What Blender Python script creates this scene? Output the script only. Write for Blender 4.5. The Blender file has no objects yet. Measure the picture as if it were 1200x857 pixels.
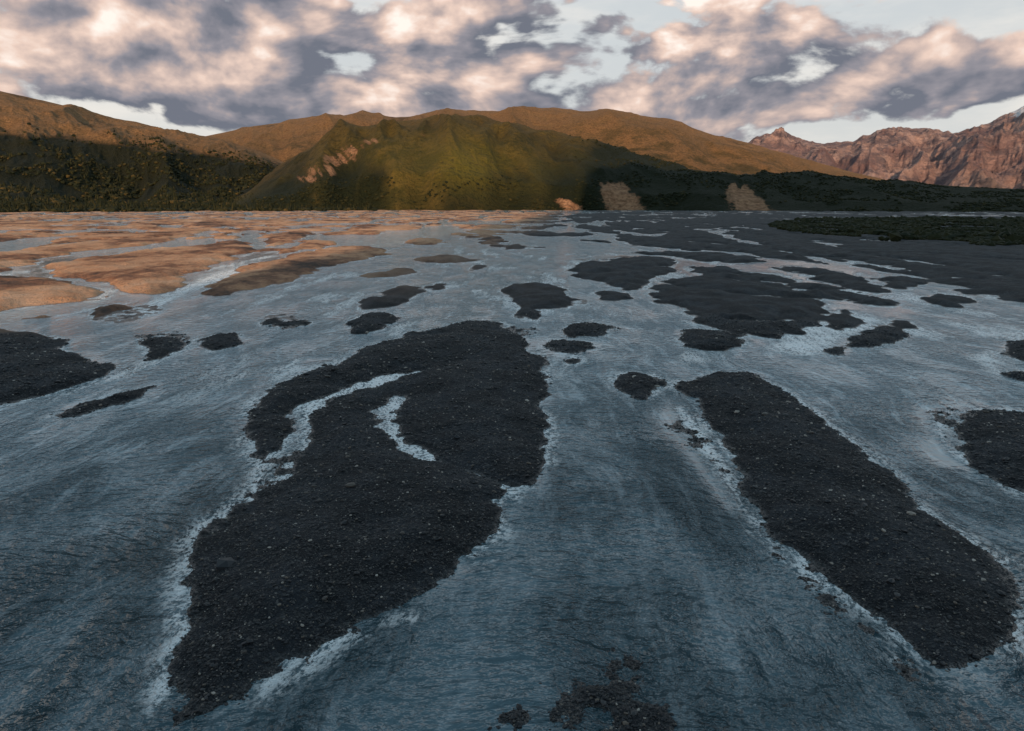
import bpy, math, numpy as np
from mathutils import Vector
rng = np.random.default_rng(7)
scene = bpy.context.scene
# ---------------------------------------------------------------- camera (on a bridge, 12 m over the river)
F = 800.0; HC = 12.0; TH = math.atan(190.5/F)
cam_d = bpy.data.cameras.new("camera"); cam = bpy.data.objects.new("camera", cam_d)
scene.collection.objects.link(cam); scene.camera = cam
cam_d.sensor_width = 36; cam_d.lens = 24; cam_d.clip_start = 0.1; cam_d.clip_end = 80000
cam.location = (0, 0, HC); cam.rotation_euler = (math.pi/2-TH, 0, 0)
scene.view_settings.view_transform = 'Standard'; scene.view_settings.look = 'None'
scene.view_settings.exposure = 0; scene.view_settings.gamma = 1

def ray(px, py):
    x = (np.asarray(px, float)-600)/F; y = (428.5-np.asarray(py, float))/F
    return x, math.cos(TH)+y*math.sin(TH), -math.sin(TH)+y*math.cos(TH)
def ground_pt(px, py):          # survey: photo bearing -> metres on the river plain
    dx, dy, dz = ray(px, py); t = HC/np.maximum(-dz, 0.0015)
    return np.stack([dx*t, dy*t], -1)
def bearing(px, py):
    dx, dy, dz = ray(px, py); return np.arctan2(dx, dy), dz/np.hypot(dx, dy)

# ---------------------------------------------------------------- noise
def _h(xi, yi, s):
    h = (xi*374761393+yi*668265263+s*2246822519) & 0xffffffff
    h = ((h ^ (h >> 13))*1274126177) & 0xffffffff
    return ((h ^ (h >> 16)) & 0xffffff)/float(0xffffff)
def vn(x, y, s=0):
    xf = np.floor(x); yf = np.floor(y); xi = xf.astype(np.int64); yi = yf.astype(np.int64)
    u = x-xf; v = y-yf; u = u*u*u*(u*(u*6-15)+10); v = v*v*v*(v*(v*6-15)+10)
    a = _h(xi, yi, s); b = _h(xi+1, yi, s); c = _h(xi, yi+1, s); d = _h(xi+1, yi+1, s)
    return (a*(1-u)+b*u)*(1-v)+(c*(1-u)+d*u)*v
def fbm(x, y, o=4, s=0, g=0.5):
    r = 0; a = 1; t = 0
    for i in range(o):
        r = r+a*vn(x, y, s+i*17); t += a; a *= g
        x, y = (x*0.8-y*0.6)*2.03+11.3, (x*0.6+y*0.8)*2.03+5.7
    return r/t
def ridged(x, y, o=4, s=0, g=0.5):
    r = 0; a = 1; t = 0
    for i in range(o):
        r = r+a*(1-np.abs(2*vn(x, y, s+i*17)-1)); t += a; a *= g
        x, y = (x*0.8-y*0.6)*2.03+11.3, (x*0.6+y*0.8)*2.03+5.7
    return r/t
def sst(a, b, x):
    t = np.clip((x-a)/(b-a), 0, 1); return t*t*(3-2*t)

def chaikin(p, n=2, closed=True):
    p = np.asarray(p, float)
    for _ in range(n):
        q = np.roll(p, -1, 0) if closed else p[1:]
        a = p if closed else p[:-1]
        r = np.empty((len(a)*2, p.shape[1])); r[0::2] = .78*a+.22*q; r[1::2] = .22*a+.78*q
        if not closed: r = np.vstack([p[:1], r, p[-1:]])
        p = r
    return p
def seg_dist(X, Y, a, b):
    dx, dy = b-a; L = dx*dx+dy*dy+1e-9
    t = np.clip(((X-a[0])*dx+(Y-a[1])*dy)/L, 0, 1)
    return (X-a[0]-t*dx)**2+(Y-a[1]-t*dy)**2, t
def poly_sdf(P, X, Y):
    d = np.full(X.shape, 1e18); ins = np.zeros(X.shape, bool)
    for i in range(len(P)):
        a = P[i]; b = P[(i+1) % len(P)]
        dd, _ = seg_dist(X, Y, a, b); np.minimum(d, dd, out=d)
        c = (a[1] > Y) != (b[1] > Y)
        if abs(b[1]-a[1]) > 1e-12:
            ins ^= c & (X < (b[0]-a[0])*(Y-a[1])/(b[1]-a[1])+a[0])
    d = np.sqrt(d); return np.where(ins, d, -d)

BARS = [
 [(200,852),(212,790),(220,740),(219,690),(226,648),(256,614),(300,585),(302,560),(296,530),(291,500),(300,468),(345,445),(400,420),(450,400),(520,384),(560,375),(592,378),(614,402),(634,425),(638,455),(637,530),(626,556),(604,572),(588,582),(590,604),(572,632),(530,672),(480,702),(420,732),(330,778),(260,818),(216,848)],
 [(798,456),(815,445),(850,436),(892,440),(930,462),(965,490),(1000,522),(1050,565),(1100,610),(1150,645),(1187,675),(1199,702),(1187,735),(1162,766),(1122,788),(1095,786),(1068,760),(1030,730),(985,692),(940,655),(905,628),(888,590),(868,555),(850,530),(828,500),(808,475)],
 [(1105,510),(1120,490),(1160,482),(1200,487),(1280,500),(1280,620),(1200,580),(1160,552),(1130,530)],
 [(-90,385),(0,384),(40,388),(80,404),(112,420),(123,436),(100,450),(50,465),(0,476),(-90,490)],
 [(62,492),(85,479),(130,465),(180,449),(198,450),(172,462),(122,479),(80,491)],
 [(-90,325),(0,324),(50,327),(112,335),(138,347),(100,353),(50,358),(0,366),(-90,375)],
 [(158,402),(180,396),(206,396),(219,408),(200,421),(180,425),(166,415)],
 [(237,401),(255,391),(271,396),(275,405),(255,413),(240,412)],
 [(418,355),(440,345),(475,335),(494,339),(494,348),(470,355),(440,364),(420,364)],
 [(411,374),(430,371),(463,370),(457,378),(430,390),(413,391)],
 [(575,340),(610,333),(640,331),(670,344),(683,353),(650,361),(620,365),(606,352)],
 [(648,401),(680,399),(702,405),(682,415),(676,426),(655,413)],
 [(662,385),(690,379),(718,382),(702,391),(668,396)],
 [(724,440),(740,436),(768,440),(770,455),(756,472),(733,463)],
 [(798,387),(830,387),(866,397),(870,406),(830,410),(803,401)],
 [(660,318),(690,309),(740,302),(795,304),(792,318),(752,330),(746,342),(700,331)],
 [(757,342),(790,324),(850,325),(920,339),(968,350),(978,370),(952,386),(910,400),(870,393),(820,374),(780,358)],
 [(960,416),(1030,406),(1074,390),(1080,375),(1050,368),(1040,381),(1000,400)],
 [(966,366),(1002,361),(1008,380),(973,390)],
 [(785,311),(850,314),(920,326),(990,340),(1065,355),(1072,365),(1000,356),(920,343),(850,328)],
 [(1030,328),(1070,326),(1080,338),(1040,338)],
 [(745,296),(830,297),(915,306),(870,310),(800,304)], [(895,309),(960,314),(1015,325),(1045,346),(1000,338),(945,325)],
 [(688,345),(720,342),(744,350),(712,353)], [(1085,344),(1140,351),(1120,363),(1078,356)], [(470,303),(530,299),(570,304),(520,310)], [(410,323),(470,315),(505,318),(450,328)], [(10,374),(90,365),(62,379)],
 [(1172,404),(1200,401),(1280,410),(1280,430),(1200,427)],
 [(1172,440),(1200,437),(1280,445),(1280,452),(1200,449)],
 [(50,319),(90,306),(150,296),(220,289),(288,287),(292,297),(260,307),(232,319),(190,347),(150,343),(100,331)],
 [(232,347),(260,325),(300,309),(350,299),(400,289),(458,292),(457,300),(400,309),(362,321),(345,331),(300,336),(260,349)],
 [(-120,298),(0,298),(30,290),(80,278),(140,275),(200,272),(245,270),(185,286),(100,293),(50,301),(0,320),(-120,330)],
 [(-300,246),(660,244.5),(650,262),(560,271),(520,262),(440,276),(380,271),(320,287),(300,275),(240,268),(180,270),(100,270),(0,286),(-300,296)],
 [(470,283),(500,279),(525,283),(500,289)], [(540,281),(580,277),(605,282),(570,288)], [(600,262),(640,258),(665,265),(630,271)],
 [(545,313),(562,311),(570,316),(550,319)], [(505,334),(516,332),(522,338),(508,341)], [(610,365),(622,361),(636,369),(640,380),(620,375)],
 [(668,247),(1400,246.5),(1400,372),(1200,357),(1140,343),(1110,331),(1060,322),(1010,318),(960,310),(900,302),(830,292),(760,291),(720,277),(662,263)],
 [(85,372),(110,362),(160,358),(150,366),(110,377)], [(310,378),(325,374),(345,380),(330,384)],
]
SHOALS = [  # gravel barely awash
 [(575,885),(625,825),(675,782),(715,762),(748,785),(790,828),(850,885)],
 [(1085,480),(1130,478),(1200,482),(1200,495),(1110,520)],
 [(286,590),(300,545),(345,520),(350,560)],
 [(780,500),(800,490),(830,520),(860,560),(840,545)],
 [(900,640),(930,655),(1080,790),(1050,790),(960,700)],
 [(222,700),(236,640),(232,820),(208,840)],
 [(100,372),(170,355),(200,362),(140,382)], [(300,372),(340,366),(370,378),(330,390)], [(150,392),(215,388),(225,402),(160,405)], [(560,380),(640,385),(620,396),(590,392)],
]
CH = [  # (px, py, half width in px) water threads through the bars
 [(520,430,2.5),(470,440,5),(430,450,6),(390,463,9),(352,482,11),(352,505,9),(330,540,10),(288,588,12)],
 [(468,466,4),(452,486,9),(455,508,11),(480,528,8),(530,547,7),(575,561,4),(606,577,6)],
 [(20,315,2),(60,300,2),(130,288,2),(210,285,2.4),(290,282,3)],
 [(300,246,3),(285,262,5),(302,280,7),(300,300,7),(250,320,9),(210,345,14)],
 [(120,262,1.5),(200,264,2),(260,268,2),(300,275,3)],
 [(-40,262,1),(60,258,1),(150,255,1.2),(260,254,1.5)],
 [(-60,275,1),(60,268,1.2),(120,264,1.4)],
 [(480,247,1.5),(450,258,3),(400,268,3),(330,290,4)],
 [(600,247,1.5),(560,256,2.5),(520,262,4),(500,275,6)],
 [(380,250,1),(350,262,1.6),(310,276,2)],
 [(690,262,1.2),(740,275,1.8),(830,286,2.6),(900,292,2.4),(960,304,2.4),(1010,316,2.8),(1040,330,3)],
 [(960,290,1.2),(1000,297,1.8),(1080,308,2),(1140,318,2.4),(1220,334,3.4)],
 [(985,303,1),(1060,318,1.8),(1150,330,2.6),(1240,340,3.2)],
 [(760,268,1),(850,272,1.2),(960,283,1.4),(1000,297,1.6)],
 [(700,254,.8),(800,260,.9),(880,268,1),(940,276,1.2)],
 [(740,258,.8),(820,266,1),(860,280,1.2),(900,292,1.4)],
 [(1020,300,1),(1080,298,1),(1180,306,1.2),(1300,315,2)],
 [(760,330,1),(800,338,1.5),(870,346,1.5),(930,352,2),(965,350,2)],
 [(850,375,1),(900,380,1.5),(945,372,1.5)],
 [(860,322,1),(930,338,1.6),(990,350,1.6),(1030,362,2)],
 [(700,322,1),(740,318,1.2),(790,312,1.4)],
]
CALM = [
 [(120,300),(330,290),(350,320),(240,350),(170,380),(110,372)],
 [(880,375),(960,360),(1015,358),(1050,372),(1000,400),(960,420),(880,415)],
 [(300,420),(330,590),(280,610),(500,600),(620,590),(520,425)],
 [(770,460),(800,470),(870,590),(850,600),(770,520)],
 [(1060,470),(1130,475),(1110,520),(1150,560),(1090,540)],
 [(640,300),(1000,300),(1080,360),(1060,400),(980,350),(780,320)],
 [(0,300),(120,300),(60,330),(0,324)],
]
FOAM_GLARE = [  # riffles on the sills, plus sky glare painted as white water
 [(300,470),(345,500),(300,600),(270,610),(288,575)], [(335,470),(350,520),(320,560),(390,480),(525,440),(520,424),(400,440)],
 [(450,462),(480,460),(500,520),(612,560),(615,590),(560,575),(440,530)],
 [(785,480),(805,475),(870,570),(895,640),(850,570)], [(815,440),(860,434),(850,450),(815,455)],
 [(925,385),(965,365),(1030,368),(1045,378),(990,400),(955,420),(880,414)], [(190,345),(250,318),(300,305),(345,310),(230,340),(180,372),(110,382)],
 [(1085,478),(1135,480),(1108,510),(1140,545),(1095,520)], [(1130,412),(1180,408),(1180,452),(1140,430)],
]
def G(poly, n=2, closed=True): 
    p = chaikin(poly, n, closed); return ground_pt(p[:, 0], np.maximum(p[:, 1], 243))
BARS_W = [G(b, 2) for b in BARS]; SHO_W = [G(b, 2) for b in SHOALS]; CALM_W = [G(b, 1) for b in CALM]; FOAM_GLARE_W = [G(b, 1) for b in FOAM_GLARE]
CH_W = []
for c in CH:
    p = chaikin(c, 2, False); g = ground_pt(p[:, 0], p[:, 1])
    r = np.hypot(g[:, 0], g[:, 1]); w = p[:, 2]/F*np.hypot(r, HC)
    CH_W.append((g, w))

def union(polys, X, Y, D, mk=0.04):
    for P in polys:
        m = mk*np.hypot(P[:, 0], P[:, 1]).max()+3
        k = (X > P[:, 0].min()-m) & (X < P[:, 0].max()+m) & (Y > P[:, 1].min()-m) & (Y < P[:, 1].max()+m)
        if k.any(): D[k] = np.maximum(D[k], poly_sdf(P, X[k], Y[k]))
    return D
def river(X, Y, full=True):
    """returns signed bar field D (m), ground z, calm, bank, foam"""
    R = np.hypot(X, Y); D = union(BARS_W, X, Y, -0.04*R-3)
    far = sst(130, 260, R)*(1-sst(1100, 1300, R))
    wx = X+25*(fbm(X/70, Y/90, 3, 5)-.5); wy = Y+60*(fbm(X/80, Y/90, 3, 9)-.5)
    isl = (fbm(wx/20, wy/45, 4, 21)-0.55)*80
    D = np.where(far > 0, np.maximum(D, isl*far-(1-far)*12), D)
    left = 1-sst(0.0, 0.12, X/np.maximum(Y, 1))
    ch = np.abs(fbm(wx/34, wy/120, 3, 33)-.5)*120-(1.8+R*0.004)*(0.6+0.4*left)
    ch2 = np.abs(fbm(wx/95+7, wy/260, 3, 35)-.5)*300-(3+R*0.006)*(0.3+0.7*left)
    ch3 = np.abs(fbm(wx/60+3, wy/50, 3, 37)-.5)*150-(2+R*0.008)*(0.4+0.6*left)
    D = np.where(far > 0, np.minimum(D, np.minimum(np.minimum(ch, ch2), ch3)+(1-far)*30), D)
    for g, w in CH_W:
        m = w.max()+4
        k = (X > g[:, 0].min()-m) & (X < g[:, 0].max()+m) & (Y > g[:, 1].min()-m) & (Y < g[:, 1].max()+m)
        if not k.any(): continue
        xx = X[k]; yy = Y[k]; best = np.full(xx.shape, 1e9)
        for i in range(len(g)-1):
            d2, t = seg_dist(xx, yy, g[i], g[i+1]); best = np.minimum(best, np.sqrt(d2)-(w[i]*(1-t)+w[i+1]*t))
        D[k] = np.minimum(D[k], best)
    rf = np.clip(R-70, 0, 450)
    edge = (fbm(X/.9, Y/.9, 4, 41)-.5)*1.0+(fbm(X/5, Y/5, 3, 43)-.5)*2.0*np.clip(R/45, .25, 3)+(fbm(X/22, Y/34, 4, 47, .6)-.5)*rf*0.085+(fbm(X/6, Y/16, 3, 49)-.5)*rf*.03
    edge = edge+(fbm(X/1.6, Y/7, 3, 53)-.5)*2.0*sst(30, 60, R)
    D = D+edge
    Z = np.where(D > 0, 0.75*(1-np.exp(-D*0.42)), np.maximum(D*0.16, -0.45))
    Z = Z+np.where(D > 0, np.clip(D, 0, 1.8), 0)*(fbm(X/2.6, Y/3.4, 4, 51)-.5)*0.30
    S = union(SHO_W, X, Y, -0.04*R-3, .0)
    sh = -0.03+np.clip(S*0.06, -0.4, 0.05)+(fbm(X/.7, Y/.7, 4, 61)-.5)*0.24*sst(-1.5, .3, S)
    Z = np.where(S > -1.5, np.maximum(Z, sh), Z)
    Z = Z+(fbm(X/.25, Y/.25, 2, 71)-.5)*0.05*np.clip(1-R/120, 0, 1)
    bank = sst(1120, 1250, R+60*(fbm(X/90, Y/90, 3, 91)-.5)) 
    Z = Z*(1-bank)+bank*1.2
    if not full: return D, Z, None, None, None
    Cm = union(CALM_W, X, Y, -0.04*R-3)
    calm = sst(-0.03, 0.02, Cm/np.maximum(R, 10)+(fbm(X/3, Y/6, 3, 81)-.5)*.05)
    calm = np.maximum(calm, 0.8*sst(-1.4, 0.0, D))
    Fm = union(FOAM_GLARE_W, X, Y, -0.04*R-3)
    foam_glare = sst(-0.012, 0.022, Fm/np.maximum(R, 10)+(fbm(X/2, Y/5, 3, 85)-.5)*.03)
    foam_glare = np.maximum(foam_glare, .8*sst(-1.3, -.1, D)*sst(.42, .6, fbm(X/2.5, Y/4, 3, 87)))  # glints along the bar edges, painted white
    foam_glare = np.maximum(foam_glare, .8*sst(.60, .74, fbm(X/3.5, Y/13, 4, 89))*sst(35, 55, R)*(1-sst(150, 260, R)))
    return D, Z, calm, bank, foam_glare

# ---------------------------------------------------------------- mesh helpers
def make_mesh(name, V, Fc, mats, smooth=True, attrs=None):
    me = bpy.data.meshes.new(name); V = np.ascontiguousarray(V, dtype=np.float32); Fc = np.ascontiguousarray(Fc, dtype=np.int32)
    n, k = Fc.shape
    me.vertices.add(len(V)); me.vertices.foreach_set("co", V.ravel())
    me.loops.add(n*k); me.loops.foreach_set("vertex_index", Fc.ravel())
    me.polygons.add(n); me.polygons.foreach_set("loop_start", np.arange(0, n*k, k, dtype=np.int32))
    me.polygons.foreach_set("use_smooth", np.full(n, smooth))
    me.update(calc_edges=True)
    for a, val in (attrs or {}).items():
        at = me.attributes.new(a, 'FLOAT', 'POINT'); at.data.foreach_set("value", np.ascontiguousarray(val, dtype=np.float32).ravel())
    me.materials.append(mats)
    ob = bpy.data.objects.new(name, me); scene.collection.objects.link(ob)
    return ob
def grid_faces(nr, nc, wrap=False):
    i = np.arange(nr-1)[:, None]; j = np.arange(nc if wrap else nc-1)[None, :]; j2 = (j+1) % nc
    return np.stack([i*nc+j, i*nc+j2, (i+1)*nc+j2, (i+1)*nc+j], -1).reshape(-1, 4)

# ---------------------------------------------------------------- node helper
class N:
    def __init__(s, nt): s.nt = nt; nt.nodes.clear()
    def new(s, t, **kw):
        n = s.nt.nodes.new(t)
        for k, v in kw.items(): setattr(n, k, v)
        return n
    def link(s, v, sock):
        if isinstance(v, bpy.types.NodeSocket): s.nt.links.new(v, sock)
        elif v is not None:
            try: sock.default_value = v
            except Exception: sock.default_value = (v[0], v[1], v[2])
    def m(s, op, a, b=None, c=None, clamp=False):
        n = s.new('ShaderNodeMath', operation=op, use_clamp=clamp)
        for i, v in enumerate((a, b, c)):
            if v is not None: s.link(v, n.inputs[i])
        return n.outputs[0]
    def vm(s, op, a, b=None):
        n = s.new('ShaderNodeVectorMath', operation=op); s.link(a, n.inputs[0])
        if b is not None: s.link(b, n.inputs[1])
        return n.outputs[0]
    def noise(s, vec, scale, detail=4, rough=.5, dist=0, dim='2D', out='Fac'):
        n = s.new('ShaderNodeTexNoise', noise_dimensions=dim); s.link(vec, n.inputs['Vector'])
        for k, v in (('Scale', scale), ('Detail', detail), ('Roughness', rough), ('Distortion', dist)): n.inputs[k].default_value = v
        return n.outputs[out]
    def vor(s, vec, scale, out='Distance', feature='F1', detail=0):
        n = s.new('ShaderNodeTexVoronoi', feature=feature, voronoi_dimensions='2D'); s.link(vec, n.inputs['Vector']); n.inputs['Scale'].default_value = scale
        n.inputs['Detail'].default_value = detail
        return n.outputs[out]
    def mr(s, v, a, b, c=0., d=1., smooth=True):
        n = s.new('ShaderNodeMapRange', interpolation_type='SMOOTHSTEP' if smooth else 'LINEAR'); s.link(v, n.inputs[0])
        for i, x in enumerate((a, b, c, d)): s.link(x, n.inputs[i+1])
        return n.outputs[0]
    def mix(s, f, a, b, blend='MIX'):
        n = s.new('ShaderNodeMix', data_type='RGBA', blend_type=blend); s.link(f, n.inputs['Factor'])
        for v, i in ((a, 6), (b, 7)):
            if isinstance(v, (tuple, list)): n.inputs[i].default_value = (*v[:3], 1)
            else: s.link(v, n.inputs[i])
        return n.outputs[2]
    def ramp(s, f, stops):
        n = s.new('ShaderNodeValToRGB'); s.link(f, n.inputs[0]); e = n.color_ramp.elements
        while len(e) < len(stops): e.new(0.5)
        for el, (p, c) in zip(e, stops): el.position = p; el.color = (*c, 1)
        return n.outputs[0]
    def attr(s, name): return s.new('ShaderNodeAttribute', attribute_name=name).outputs['Fac']
    def pos(s): return s.new('ShaderNodeNewGeometry').outputs['Position']
    def scale(s, v, sc): return s.vm('MULTIPLY', v, sc)
    def bump(s, h, dist, strength=1.0, normal=None):
        n = s.new('ShaderNodeBump'); s.link(h, n.inputs['Height']); n.inputs['Distance'].default_value = dist; s.link(strength, n.inputs['Strength'])
        if normal is not None: s.link(normal, n.inputs['Normal'])
        return n.outputs[0]
    def principled(s, color, rough, normal=None, spec=.5, ior=None):
        p = s.new('ShaderNodeBsdfPrincipled')
        if isinstance(color, tuple): p.inputs['Base Color'].default_value = (*color, 1)
        else: s.link(color, p.inputs['Base Color'])
        s.link(rough, p.inputs['Roughness']); s.link(spec, p.inputs['Specular IOR Level'])
        if ior: p.inputs['IOR'].default_value = ior
        if normal is not None: s.link(normal, p.inputs['Normal'])
        o = s.new('ShaderNodeOutputMaterial'); s.nt.links.new(p.outputs[0], o.inputs[0]); return p
def mat(name):
    m = bpy.data.materials.new(name); m.use_nodes = True; return m, N(m.node_tree)

# ---- gravel
gravel_m, n = mat("river_gravel"); P = n.pos()
cellc = n.new('ShaderNodeSeparateColor'); n.link(n.vor(P, 14, 'Color'), cellc.inputs[0])
base = n.ramp(cellc.outputs[0], [(0, (.006, .007, .009)), (.6, (.014, .0155, .019)), (.9, (.032, .033, .035)), (1, (.14, .13, .12))])
big = n.noise(P, .30, 5, .65)
base = n.mix(n.mr(big, .42, .62), n.mix(.6, base, (.006, .007, .009)), n.mix(.35, base, (.035, .042, .052)))
sunlit = n.attr("sunlit")
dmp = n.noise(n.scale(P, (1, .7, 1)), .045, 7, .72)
sunlit_c = n.ramp(dmp, [(.36, (.07, .04, .028)), (.44, (.30, .135, .07)), (.53, (.66, .35, .19)), (.7, (.80, .52, .34))])
sunlit_c = n.mix(n.mr(cellc.outputs[1], 0, 1, 0, .3), sunlit_c, (.12, .08, .06))
base = n.mix(sunlit, base, sunlit_c)  # warm sunlight painted into the far gravel colour
sep = n.new('ShaderNodeSeparateXYZ'); n.link(P, sep.inputs[0])
wet = n.mr(sep.outputs[2], .0, .10, 1., 0.)
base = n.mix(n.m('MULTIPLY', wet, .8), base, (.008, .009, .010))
veg = n.attr("bank")
base = n.mix(veg, base, n.mix(n.noise(P, .02, 5, .7), (.05, .045, .015), (.30, .16, .06)))
hgt = n.vor(P, 14)
b1 = n.bump(n.m('SUBTRACT', 1, hgt), .035, .9)
b2 = n.bump(n.noise(P, .6, 5, .75), 1.2, sunlit, b1)
n.principled(base, n.mr(wet, 0, 1, .8, .3), b2, n.mr(wet, 0, 1, .18, .5))
# ---- stones
stone_m, n = mat("river_stone"); r = n.attr("rnd")
c = n.ramp(r, [(0, (.006, .007, .009)), (.6, (.015, .0165, .020)), (.88, (.036, .037, .039)), (.96, (.10, .08, .062)), (1, (.38, .35, .31))])
n.principled(c, .55, None, .35)
# ---- water
water_m, n = mat("river_water"); P = n.pos(); calm = n.attr("calm"); foam_glare = n.attr("foam_glare"); up = n.attr("reach")
PW = n.vm('ADD', P, n.vm('MULTIPLY', n.noise(P, .06, 2, out='Color'), (6, 6, 0)))
w1 = n.noise(n.scale(PW, (.85, 1.2, 1)), 1.6, 1, .5, .3)
w2 = n.noise(n.scale(PW, (1, 1.3, 1)), 4.2, 2, .6, .2)
w3 = n.noise(n.scale(PW, (.3, .12, 1)), .9, 4, .6)
stk = n.noise(n.scale(PW, (.8, .14, 1)), 1.5, 4, .7)
rip = n.m('ADD', w1, n.m('MULTIPLY', w2, .42))
amp = n.m('MULTIPLY', n.mr(w3, .38, .62, .35, 1.), n.mr(calm, 0, 1, 1, .12, False))
amp = n.m('MULTIPLY', amp, n.mr(up, 0, 1, 1, .34, False))
amp = n.m('ADD', amp, n.m('MULTIPLY', foam_glare, .45))
bn = n.bump(n.m('MULTIPLY', rip, amp), .66, 1.0)
col = n.mix(n.mr(w3, .35, .65), (.075, .125, .150), (.030, .066, .084))
col = n.mix(n.m('MULTIPLY', up, .7), col, (.21, .295, .34))  # paler upstream: sky reflection painted into the body colour
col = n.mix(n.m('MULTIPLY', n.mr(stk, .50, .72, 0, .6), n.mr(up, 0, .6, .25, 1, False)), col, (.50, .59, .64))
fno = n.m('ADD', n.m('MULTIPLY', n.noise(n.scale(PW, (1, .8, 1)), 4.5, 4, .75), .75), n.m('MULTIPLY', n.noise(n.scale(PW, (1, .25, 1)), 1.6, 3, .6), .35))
fm = n.m('MULTIPLY', foam_glare, n.mr(n.m('ADD', fno, n.m('MULTIPLY', foam_glare, .10)), .53, .68))
col = n.mix(n.m('MULTIPLY', fm, .95), col, (.86, .89, .90))  # broken water and painted glare share this white
n.principled(col, n.m('ADD', .08, n.m('MULTIPLY', fm, .3)), bn, .5, 1.5)
# ---- hill materials
def hill_mat(name, low, midc, high, scar, dark):
    m, n = mat(name); P = n.pos(); h = n.attr("h"); sc = n.attr("scar"); vg = n.attr("veg"); yl = n.attr("gold")
    f = n.noise(P, .012, 7, .7, dim='3D'); f2 = n.noise(P, .12, 4, .7, dim='3D')
    c = n.mix(n.mr(n.m('ADD', h, n.m('MULTIPLY', n.m('SUBTRACT', f, .5), .7)), .15, .75), low, high)
    c = n.mix(n.mr(f, .42, .62), c, midc)
    c = n.mix(n.m('MULTIPLY', yl, n.mr(f2, .3, .6)), c, (.20, .16, .022))
    c = n.mix(n.mr(n.m('ADD', n.m('MULTIPLY', vg, .75), n.m('MULTIPLY', f, .6)), .48, .8), c, dark)
    c = n.mix(n.m('MULTIPLY', n.mr(f2, .38, .66), .5), c, (.016, .018, .007))
    c = n.mix(n.mr(n.m('ADD', sc, n.m('MULTIPLY', n.m('SUBTRACT', n.m('ADD', n.m('MULTIPLY', f2, .5), n.m('MULTIPLY', f, .5)), .5), 2.0)), .36, .6, 0, .95), c, n.mix(n.mr(f2, .35, .65), scar, (scar[0]*.45, scar[1]*.4, scar[2]*.38)))
    bb = n.bump(f2, 9, .9, n.bump(f, 34, .7)); n.principled(c, .9, bb, .1); return m
green_m = hill_mat("hill_tundra_green", (.044, .041, .013), (.115, .082, .023), (.14, .088, .030), (.42, .24, .135), (.013, .017, .007))
brown_m = hill_mat("hill_tundra_brown", (.08, .055, .022), (.24, .13, .058), (.30, .165, .074), (.32, .2, .13), (.016, .017, .008))
mtn_m, n = mat("mountain_rock"); P = n.pos()
f = n.noise(P, .0016, 9, .68, dim='3D'); f2 = n.noise(n.scale(P, (1, 1, 2.5)), .004, 7, .7, dim='3D')
c = n.mix(n.mr(f, .35, .65), (.22, .14, .14), (.54, .37, .32)); c = n.mix(n.mr(f2, .45, .62), c, (.17, .13, .14))
c = n.mix(n.attr("veg"), c, (.16, .11, .08))
c = n.mix(n.mr(n.m('ADD', n.attr("scar"), n.m('MULTIPLY', f2, .8)), .70, .80), c, (.78, .78, .82))
n.principled(c, .9, n.bump(f2, 150, .9, n.bump(f, 260, .8)), .1)
shade_ridge_m, n = mat("shade_ridge_rock"); n.principled(n.mix(n.noise(n.pos(), .01, 6, .6), (.06, .06, .03), (.14, .12, .1)), .9, None, .1)
def leaf_mat(name, a, b, c3):
    m, n = mat(name); n.principled(n.ramp(n.attr("rnd"), [(0, a), (.7, b), (1, c3)]), .85, None, .15); return m
spruce_m = leaf_mat("spruce_needles", (.008, .012, .006), (.016, .020, .008), (.035, .032, .011))
shrub_m = leaf_mat("willow_leaves", (.011, .015, .006), (.026, .026, .009), (.075, .052, .015))

# ---------------------------------------------------------------- ground + water sheets
py = np.concatenate([np.arange(900, 300, -1.0), np.arange(300, 240.4, -.4)])
rr = HC/np.tan(TH+np.arctan((py-428.5)/F)); rr = np.concatenate([[.5, 4, 8, 10.5], rr[rr > 11.5], [6000, 10000, 20000, 45000]])
azd = np.radians(np.linspace(-41, 41, 1150)); azc = np.radians(np.arange(44, 317, 3.0)); az = np.concatenate([azd, azc])
A, R = np.meshgrid(az, rr); X = (R*np.sin(A)).ravel(); Y = (R*np.cos(A)).ravel()
D, Z, calm, bank, foam_glare = river(X, Y)
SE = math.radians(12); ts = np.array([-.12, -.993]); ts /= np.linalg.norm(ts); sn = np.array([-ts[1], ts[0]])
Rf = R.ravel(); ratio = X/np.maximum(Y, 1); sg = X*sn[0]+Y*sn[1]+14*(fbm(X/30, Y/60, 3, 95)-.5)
sunlit = sst(70, 105, Rf)*(.03+.97*sst(-20, -60, sg))*(1-sst(.0, .12, ratio))*np.where(Y > 0, 1, 0)  # painted sunlight mask: far-left gravel on the sun side of the shadow edge
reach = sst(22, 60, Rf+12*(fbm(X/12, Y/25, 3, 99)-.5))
ground = make_mesh("ground", np.column_stack([X, Y, Z]), grid_faces(len(rr), len(az), True), gravel_m, True, {"sunlit": sunlit, "bank": bank})
ir = np.arange(0, len(rr), 2); ia = np.arange(0, len(az), 2); ir = ir[rr[ir] < 3500]
sel = (ir[:, None]*len(az)+ia[None, :]).ravel()
water = make_mesh("water", np.column_stack([X[sel], Y[sel], np.zeros(len(sel))]), grid_faces(len(ir), len(ia), True), water_m, True, {"calm": calm[sel], "foam_glare": foam_glare[sel], "reach": reach[sel]})

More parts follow.
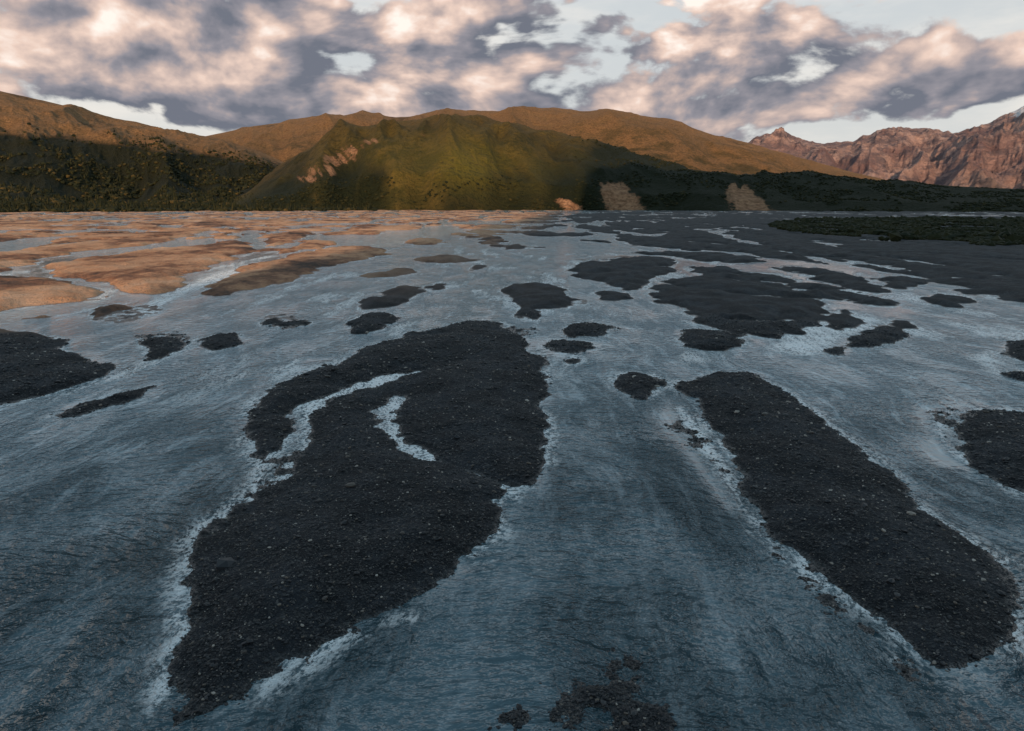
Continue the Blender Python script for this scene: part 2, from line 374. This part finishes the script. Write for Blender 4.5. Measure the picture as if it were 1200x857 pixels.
# ---------------------------------------------------------------- stones
import bmesh
bm = bmesh.new(); bmesh.ops.create_icosphere(bm, subdivisions=1, radius=1)
ICO = np.array([v.co[:] for v in bm.verts]); ICF = np.array([[v.index for v in f.verts] for f in bm.faces]); bm.free()
def ROT(k):
    a = rng.uniform(0, 2*math.pi, k); t = rng.normal(0, .25, k); c, s = np.cos(a), np.sin(a); ct, st = np.cos(t), np.sin(t); z = np.zeros(k)
    Rz = np.stack([c, -s, z, s, c, z, z, z, z+1], -1).reshape(k, 3, 3); Rx = np.stack([z+1, z, z, z, ct, -st, z, st, ct], -1).reshape(k, 3, 3)
    return Rz@Rx
def scatter(name, pos, size, m, tV=ICO, tF=ICF, jit=.22, smooth=False, rnd=None):
    k = len(pos); V = tV[None]*(1+rng.uniform(-jit, jit, (k, len(tV), 1)))
    V = V*size[:, None, :]
    V = np.einsum('kij,kvj->kvi', ROT(k), V)
    V = V+pos[:, None, :]; Fc = (tF[None]+np.arange(k)[:, None, None]*len(tV)).reshape(-1, 3)
    rn = rng.random(k) if rnd is None else rnd
    return make_mesh(name, V.reshape(-1, 3), Fc, m, smooth, {"rnd": np.repeat(rn, len(tV))})
Nn = 420000
rd = 12.5*np.exp(rng.random(Nn)*math.log(75/12.5)); ad = np.radians(rng.uniform(-40, 40, Nn))
sx, sy = rd*np.sin(ad), rd*np.cos(ad); Ds, Zs, _, _, _ = river(sx, sy, False)
k = (Zs > -.035) & ((Zs > .01) | (rng.random(Nn) < .5)); sx, sy, Zs, rd = sx[k], sy[k], Zs[k], rd[k]
if len(sx) > 90000: q = rng.choice(len(sx), 90000, False); sx, sy, Zs, rd = sx[q], sy[q], Zs[q], rd[q]
s = .017*np.exp(rng.normal(0, .5, len(sx)))*np.clip(rd/20, 1, 3)**.7
scatter("gravel_stones", np.column_stack([sx, sy, Zs+s*.15]), np.column_stack([s*1.4, s, s*.65]), stone_m)

# ---------------------------------------------------------------- hills
def sil(pts):
    a, t = bearing(np.array([p[0] for p in pts]), np.array([p[1] for p in pts])); return a, t
def smooth_interp(x, xp, fp, k=9):
    xs = np.linspace(xp[0], xp[-1], 400); f = np.interp(xs, xp, fp); ker = np.hanning(k*2+3); ker /= ker.sum()
    f = np.convolve(np.pad(f, (k+1, k+1), 'edge'), ker, 'valid'); return np.interp(x, xs, f)
def hill_height(H, az, r):
    a, t = H['sil']; T = smooth_interp(az, a, t, H.get('sm', 9)); rb = np.interp(az, a, np.interp(np.linspace(0, 1, len(a)), np.linspace(0, 1, len(H['rb'])), H['rb'])); rc = H['rc']
    rb = rb+H.get('bw', 60)*(fbm(az*14, az*0, 3, H['seed'])-.5)*2
    T = T+H.get('jag', 0)*(ridged(az*45, az*0, 4, H['seed']+5)-.62)
    hc = np.maximum(HC+T*rc, 0); u = (r-rb)/(rc-rb)
    x, y = r*np.sin(az), r*np.cos(az)
    up = np.clip(u, 0, 1); p = H['prof'](up); dn = np.clip((u-1)/1.6, 0, 1); p = np.where(u > 1, .5+.5*np.cos(np.pi*dn), p)
    w = H['wl']; gx = az*rc/w+.6*fbm(x/w/2, y/w/2, 2, 3); gy = r/(w*H.get('str', 3))
    g = ridged(gx, gy, H.get('oct', 5), H['seed']+7, H.get('gain', .5))-.62
    g2 = fbm(x/w/2.5, y/w/2.5, 4, H['seed']+70)-.5
    env = np.sin(np.pi*np.clip(up, 0, 1))**.7*(1-dn)
    z = hc*p+(g*H['amp']+g2*H['amp2'])*env*np.clip(hc/H['href'], .05, 1)
    z = z+(fbm(x/w*3, y/w*3, 4, H['seed']+90)-.5)*H['crest']*np.clip(u*4, 0, 1)*(1-dn)*np.clip(hc/H['href'], .05, 1)
    z = np.where(u <= 0, -6+0*z, z)
    z = np.where(hc < 3, np.minimum(z, hc-3), z)
    return z, u, g
H_c = dict(sil=sil([(255,243),(290,222),(320,197),(350,180),(400,156),(440,146),(500,143),(560,148),(640,165),(700,179),(770,193),(850,204),(950,209),(1050,214),(1150,220),(1250,224),(1400,232)]),
   rb=[1230,1200,1190,1170,1150,1150,1150,1100], rc=1900, prof=lambda u: .16*np.clip(u/.08, 0, 1)+.84*np.sin(u*np.pi/2)**1.1, wl=190, amp=82, amp2=60, crest=4, href=150, seed=100, gain=.46)
H_f = dict(sil=sil([(120,215),(200,168),(250,158),(300,147),(350,142),(400,140),(470,137),(540,135),(640,132),(720,134),(780,143),(830,157),(880,170),(940,188),(1000,203),(1100,225)]),
   rb=[2300,2300], rc=3900, prof=lambda u: np.sin(u*np.pi/2)**1.2, wl=420, amp=110, amp2=90, crest=8, href=350, seed=200)
H_l = dict(sil=sil([(-420,20),(-200,60),(0,107),(80,124),(150,143),(200,154),(250,161),(300,176),(350,198),(420,225),(470,243)]),
   rb=[1150,1200,1230,1250], rc=2700, prof=lambda u: .12*sst(0, .25, u)+.22*sst(.18, .42, u)+.66*sst(.3, 1.05, u)/sst(.3, 1.05, 1.0), wl=260, amp=95, amp2=100, crest=6, href=280, seed=300, bw=40)
H_m = dict(sil=sil([(800,215),(850,180),(880,165),(900,158),(915,153),(935,160),(965,167),(1000,166),(1030,153),(1062,148),(1085,152),(1110,156),(1135,149),(1165,139),(1195,128),(1225,120),(1270,116),(1330,125),(1420,140),(1600,180)]),
   rb=[6500,6500], rc=11000, prof=lambda u: .9*u**1.15+.1*u, wl=1000, amp=1200, amp2=500, crest=100, href=1500, seed=400, sm=1, oct=7, gain=.5, str=2.2, jag=.007)
def build_hill(name, H, a0, a1, na, nr, m, attrs):
    azs = np.radians(np.linspace(a0, a1, na)); r0 = min(H['rb'])-100; r1 = H['rc']+1.7*(H['rc']-r0)
    t = np.linspace(0, 1, nr); rs = r0+(r1-r0)*(t**1.35)
    A, R = np.meshgrid(azs, rs); A = A.ravel(); R = R.ravel(); z, u, g = hill_height(H, A, R)
    return make_mesh(name, np.column_stack([R*np.sin(A), R*np.cos(A), z]), grid_faces(nr, na), m, True, attrs(A, R, z, u, g))
def blob(A, tz, px, pyy, wx, wy):   # patch centred on a surveyed bearing
    a, t = bearing(px, pyy); return np.exp(-((A-a)/(wx/F))**2-((tz-t)/(wy/F))**2)
def bluff(A, tz, px, top, bot, w0, w1):   # eroded bank, wider at its foot
    a, t0 = bearing(px, top); _, t1 = bearing(px, bot); v = np.clip((tz-t0)/(t1-t0), -1, 1.2)
    w = (w0+(w1-w0)*np.clip(v, 0, 1))/F
    return np.clip(1.2-np.abs(A-a-.022*(v-.5))/w, -1, 1)*sst(-.1, .2, v+.5*(fbm(A*90, A*0, 3, 777)-.5))
def at_c(A, R, z, u, g):
    tz = (z-HC)/R; x = R*np.sin(A)
    sc = 0*u
    for (px_, py_, wx, wy, k_) in [(435,165,10,5,.55),(415,176,15,7,.7),(398,188,18,8,.75),(380,200,18,8,.7),(362,210,14,6,.55),(500,158,26,3,.35)]:
        sc = np.maximum(sc, k_*blob(A, tz, px_, py_, wx, wy))
    sc = sc*(.55+.9*sst(.35, .65, fbm((A*1900+z*1.0)/10, z/40, 4, 611)))
    lowb = np.maximum(bluff(A, tz, 724, 209, 243, 15, 30), bluff(A, tz, 872, 214, 245, 12, 30))
    lowb = np.maximum(lowb, bluff(A, tz, 662, 231, 243, 12, 20)*.8)
    sc = np.maximum(sc, lowb*(.45+.9*fbm(A*1900/16, z/14, 4, 633)))
    ax = np.degrees(A)
    vg = .25+.65*sst(1, 12, ax)+.3*sst(.35, 0., u)-.3*blob(A, tz, 530, 190, 60, 40)+.9*(.0-g)
    gold = np.clip(.8*blob(A, tz, 545, 188, 34, 24)+.35*blob(A, tz, 600, 200, 70, 22)+.3*blob(A, tz, 470, 190, 40, 30), 0, 1)*sst(-.3, .1, g)
    return {"h": np.clip(u, 0, 1), "scar": sc, "veg": np.clip(vg, 0, 1), "gold": gold}
def at_f(A, R, z, u, g): return {"h": np.clip(u, 0, 1), "scar": .0*u-1, "veg": np.clip(.1-g*.9+.2*sst(.6, .2, u), 0, 1), "gold": 0*u}
def at_l(A, R, z, u, g):
    tz = (z-HC)/R; ax = np.degrees(A)
    line = np.interp(ax, [-50, -37, -25, -15], [.082, .070, .058, .035])   # dark brush plus painted hill-foot shade, climbing to the left
    return {"h": np.clip(u, 0, 1), "scar": 0*u-1, "veg": np.clip(1.1*sst(.02, -.014, tz-line)+.2-g*.9, 0, 1), "gold": 0*u}
def at_m(A, R, z, u, g):
    ax = np.degrees(A)
    return {"scar": sst(850, 1150, z)*sst(33.5, 36, ax)*.85, "veg": sst(.35, .05, u)*.8}
build_hill("hill", H_c, -26, 46, 900, 260, green_m, at_c)
build_hill("hill.001", H_f, -36, 34, 700, 200, brown_m, at_f)
build_hill("hill.002", H_l, -50, -9, 700, 280, brown_m, at_l)
build_hill("mountain_range", H_m, 13, 56, 1000, 360, mtn_m, at_m)

# ---------------------------------------------------------------- sun and an added, unseen ridge, its crest shaped to shade the near river
tt = np.linspace(0, 1, 70); s_ = np.concatenate([np.linspace(-900, -150, 30), np.linspace(-145, 60, 80), np.linspace(80, 2600, 70)])
S, T = np.meshgrid(s_, 200+tt*1300)
crest = np.interp(S, [-900, -500, -140, -85, -62, -45, -15, 60, 250, 900, 2600], [40, 50, 60, 100, 150, 330, 500, 540, 545, 550, 480])
cz = np.exp(-np.abs((T-700)/(90+crest*.7))**1.7)
zz = crest*cz*(1+.06*(fbm(S/50, T/50, 4, 500)-.5)*2)-2
V = np.stack([ts[0]*T+sn[0]*S, ts[1]*T+sn[1]*S, zz], -1).reshape(-1, 3)
make_mesh("shade_ridge", V, grid_faces(*S.shape), shade_ridge_m, True)
sd = bpy.data.lights.new("sun", 'SUN'); so = bpy.data.objects.new("sun", sd); scene.collection.objects.link(so)
sd.energy = 5.0; sd.angle = math.radians(.5); sd.color = (1, .64, .38)
tv = Vector((ts[0]*math.cos(SE), ts[1]*math.cos(SE), math.sin(SE))); so.rotation_euler = tv.to_track_quat('Z', 'Y').to_euler(); so.location = (0, -50, 200)

# ---------------------------------------------------------------- vegetation masses
def cone_template():
    V = []; Fc = []
    for k, (z0, z1, r) in enumerate([(0.05, .55, .26), (.3, .8, .19), (.58, 1.05, .11)]):
        b = len(V); m = 6
        for i in range(m):
            a = 2*math.pi*(i+.5*k)/m; q = r*(1 if i % 2 else .72); V.append((q*math.cos(a), q*math.sin(a), z0+(.05 if i % 2 else 0)))
        V.append((0, 0, z1)); 
        for i in range(m): Fc.append((b+i, b+(i+1) % m, b+m))
    return np.array(V), np.array(Fc)
CV, CF = cone_template()
def on_hill(H, n_, a0, a1, u0, u1, dens):
    a = np.radians(rng.uniform(a0, a1, n_)); rb = 1100; r = rb+(H['rc']-rb)*rng.uniform(u0, u1, n_)
    z, u, g = hill_height(H, a, r); k = (z > 0) & (rng.random(n_) < dens(a, u, g, r)); a, r, z = a[k], r[k], z[k]
    return np.column_stack([r*np.sin(a), r*np.cos(a), z])
clump = lambda x, y, w, s: fbm(x/w, y/w, 3, s)
pl = on_hill(H_l, 30000, -42, -12, 0.0, .6, lambda a, u, g, r: sst(.6, .12, u)*sst(.38, .55, clump(r*np.sin(a), r*np.cos(a), 60, 5)))
nb = 9000; ab = np.radians(rng.uniform(-42, -11, nb)); rb_ = rng.uniform(1110, 1300, nb); pb = np.column_stack([rb_*np.sin(ab), rb_*np.cos(ab), np.full(nb, .8)])
pb = pb[fbm(pb[:, 0]/30, pb[:, 1]/60, 3, 19) > .42]
pl = np.vstack([pl, pb]); hh = rng.uniform(3, 10, len(pl))
isS = rng.random(len(pl)) < .35
scatter("spruce_forest", pl[isS]-[0, 0, .5], np.column_stack([hh*.9, hh*.9, hh*1.25])[isS], spruce_m, CV, CF, .12)
q = ~isS; hs = rng.uniform(1.2, 3.4, q.sum())
scatter("willow_thicket", pl[q]+np.column_stack([0*hs, 0*hs, hs*.4]), np.column_stack([hs*1.5, hs*1.5, hs]), shrub_m, jit=.3, rnd=rng.random(int(q.sum()))**1.8)
pc = on_hill(H_c, 60000, -22, 40, 0.0, .9, lambda a, u, g, r: sst(.42, .62, clump(r*np.sin(a), r*np.cos(a), 45, 9))*(.85*sst(.16, .03, u)+.45*sst(.05, .25, a))*.6)
a_, t_ = np.arctan2(pc[:, 0], pc[:, 1]), (pc[:, 2]-HC)/np.hypot(pc[:, 0], pc[:, 1])
bare = blob(a_, t_, 398, 186, 30, 18)+np.maximum(bluff(a_, t_, 724, 209, 243, 15, 30), 0)+np.maximum(bluff(a_, t_, 872, 214, 245, 12, 30), 0)+blob(a_, t_, 520, 185, 80, 26)
pc = pc[bare < .35]; hs = rng.uniform(.7, 2.2, len(pc))
scatter("hill_shrubs", pc+np.column_stack([0*hs, 0*hs, hs*.3]), np.column_stack([hs*1.5, hs*1.5, hs]), shrub_m, jit=.3, rnd=rng.random(len(pc))**2.5*.8)
isle = G([(900,262),(960,257),(1400,256),(1400,300),(1200,296),(1120,288),(1040,283),(960,277),(905,270)], 2)
xi = rng.uniform(isle[:, 0].min(), isle[:, 0].max(), 120000); yi = rng.uniform(isle[:, 1].min(), isle[:, 1].max(), 120000)
k = (poly_sdf(isle, xi, yi) > 0) & (rng.random(120000) < np.clip(260/np.hypot(xi, yi), .1, 1)) & (fbm(xi/14, yi/20, 3, 77) > .47); xi, yi = xi[k][:22000], yi[k][:22000]
hs = rng.uniform(.3, 1.1, len(xi))*np.where(rng.random(len(xi)) < .05, 1.7, 1)
scatter("willow_thicket.001", np.column_stack([xi, yi, .4+hs*.4]), np.column_stack([hs*1.3, hs*1.3, hs]), shrub_m, jit=.3, rnd=rng.random(len(xi))*.7)

# ---------------------------------------------------------------- sky
w = bpy.data.worlds.new("World"); scene.world = w; w.use_nodes = True; n = N(w.node_tree)
w.cycles.sampling_method = 'MANUAL'; w.cycles.sample_map_resolution = 512
sky = n.new('ShaderNodeTexSky', sky_type='NISHITA'); sky.sun_disc = False; sky.sun_elevation = SE; sky.sun_rotation = math.atan2(ts[0], ts[1]) % (2*math.pi)
sky.air_density = 1.2; sky.dust_density = 1.5; sky.ozone_density = 2
tc = n.new('ShaderNodeTexCoord').outputs['Generated']; dn = n.vm('NORMALIZE', tc); sp = n.new('ShaderNodeSeparateXYZ'); n.link(dn, sp.inputs[0])
azs = n.m('ARCTAN2', sp.outputs[0], sp.outputs[1]); els = n.m('ARCSINE', sp.outputs[2])
def fcurve(x, x0, x1, pts, ymax):
    c = n.new('ShaderNodeFloatCurve'); n.link(n.mr(x, x0, x1, 0., 1., False), c.inputs['Value']); cv = c.mapping.curves[0]
    P_ = [((px-x0)/(x1-x0), py_/ymax) for px, py_ in pts]
    cv.points[0].location = P_[0]; cv.points[1].location = P_[-1]
    for q_ in P_[1:-1]: cv.points.new(*q_)
    c.mapping.update(); return n.m('MULTIPLY', c.outputs[0], ymax)
top = fcurve(azs, -.9, .9, [(-.9, .30), (-.5, .31), (-.33, .31), (-.12, .30), (0, .30), (.14, .29), (.3, .26), (.42, .215), (.52, .19), (.62, .165), (.9, .15)], .5)
def density(off, da, db):
    cmb = n.new('ShaderNodeCombineXYZ'); n.link(n.m('ADD', azs, off[0]), cmb.inputs[0]); n.link(n.m('MULTIPLY', n.m('ADD', els, off[1]), 1.9), cmb.inputs[1]); v = cmb.outputs[0]
    a = n.noise(v, 4.2, da, .58, .2)
    vd = n.vor(v, 11, detail=2 if da > 5 else 1)
    d = n.m('MULTIPLY', n.m('SUBTRACT', a, .5), 3.6)
    return n.m('ADD', d, n.m('MULTIPLY', n.m('SUBTRACT', .4, vd), db)), v
d0, v0 = density((0, 0), 9, .8); d1, _ = density((-.036, .036), 5, .8)
bias = n.m('MINIMUM', n.m('MULTIPLY', n.m('SUBTRACT', top, els), 12), 1.0)
bot = n.m('MINIMUM', n.m('MULTIPLY', n.m('SUBTRACT', els, n.m('ADD', .120, n.mr(azs, .28, .5, 0., .016))), 20), .1)
raw = n.m('ADD', n.m('ADD', d0, bias), bot)
mask = n.mr(raw, .0, .36)
lit = n.m('ADD', .42, n.m('MULTIPLY', n.m('SUBTRACT', d0, d1), .66))
lit = n.m('ADD', lit, n.mr(els, .12, .19, -.26, .06, False))
lit = n.m('ADD', lit, n.m('MULTIPLY', n.m('SUBTRACT', n.noise(v0, 2.6, 2), .5), .9))
lit = n.m('SUBTRACT', lit, n.m('MULTIPLY', n.mr(raw, .5, 2.2), .10), clamp=True)
ccol = n.ramp(lit, [(0, (.17, .185, .23)), (.28, (.31, .295, .33)), (.50, (.55, .44, .41)), (.74, (.86, .65, .55)), (1, (1.08, .96, .87))])
cmb = n.new('ShaderNodeCombineXYZ'); n.link(azs, cmb.inputs[0]); n.link(n.m('MULTIPLY', els, 4), cmb.inputs[1])
veil = n.mr(n.noise(cmb.outputs[0], 3, 6, .6), .35, .75)
skyb = n.new('ShaderNodeBackground'); n.link(sky.outputs[0], skyb.inputs[0]); skyb.inputs[1].default_value = .07
hz = n.m('DIVIDE', els, 1.0, clamp=True)
vlo = n.ramp(hz, [(.1, (.72, .73, .73)), (.26, (.68, .72, .74)), (.32, (.70, .88, 1.0)), (.52, (.60, .83, .98)), (.80, (.10, .22, .31))])
vhi = n.ramp(hz, [(.1, (.95, .90, .84)), (.26, (.92, .89, .84)), (.34, (1.15, 1.25, 1.3)), (.52, (1.05, 1.2, 1.3)), (.85, (.35, .50, .60))])
vb = n.new('ShaderNodeBackground'); n.link(n.mix(veil, vlo, vhi), vb.inputs[0]); vb.inputs[1].default_value = 1
cb = n.new('ShaderNodeBackground'); n.link(ccol, cb.inputs[0]); cb.inputs[1].default_value = 1
s1 = n.new('ShaderNodeMixShader'); s1.inputs[0].default_value = .87; n.nt.links.new(skyb.outputs[0], s1.inputs[1]); n.nt.links.new(vb.outputs[0], s1.inputs[2])
s2 = n.new('ShaderNodeMixShader'); n.link(mask, s2.inputs[0]); n.nt.links.new(s1.outputs[0], s2.inputs[1]); n.nt.links.new(cb.outputs[0], s2.inputs[2])
o = n.new('ShaderNodeOutputWorld'); n.nt.links.new(s2.outputs[0], o.inputs[0])
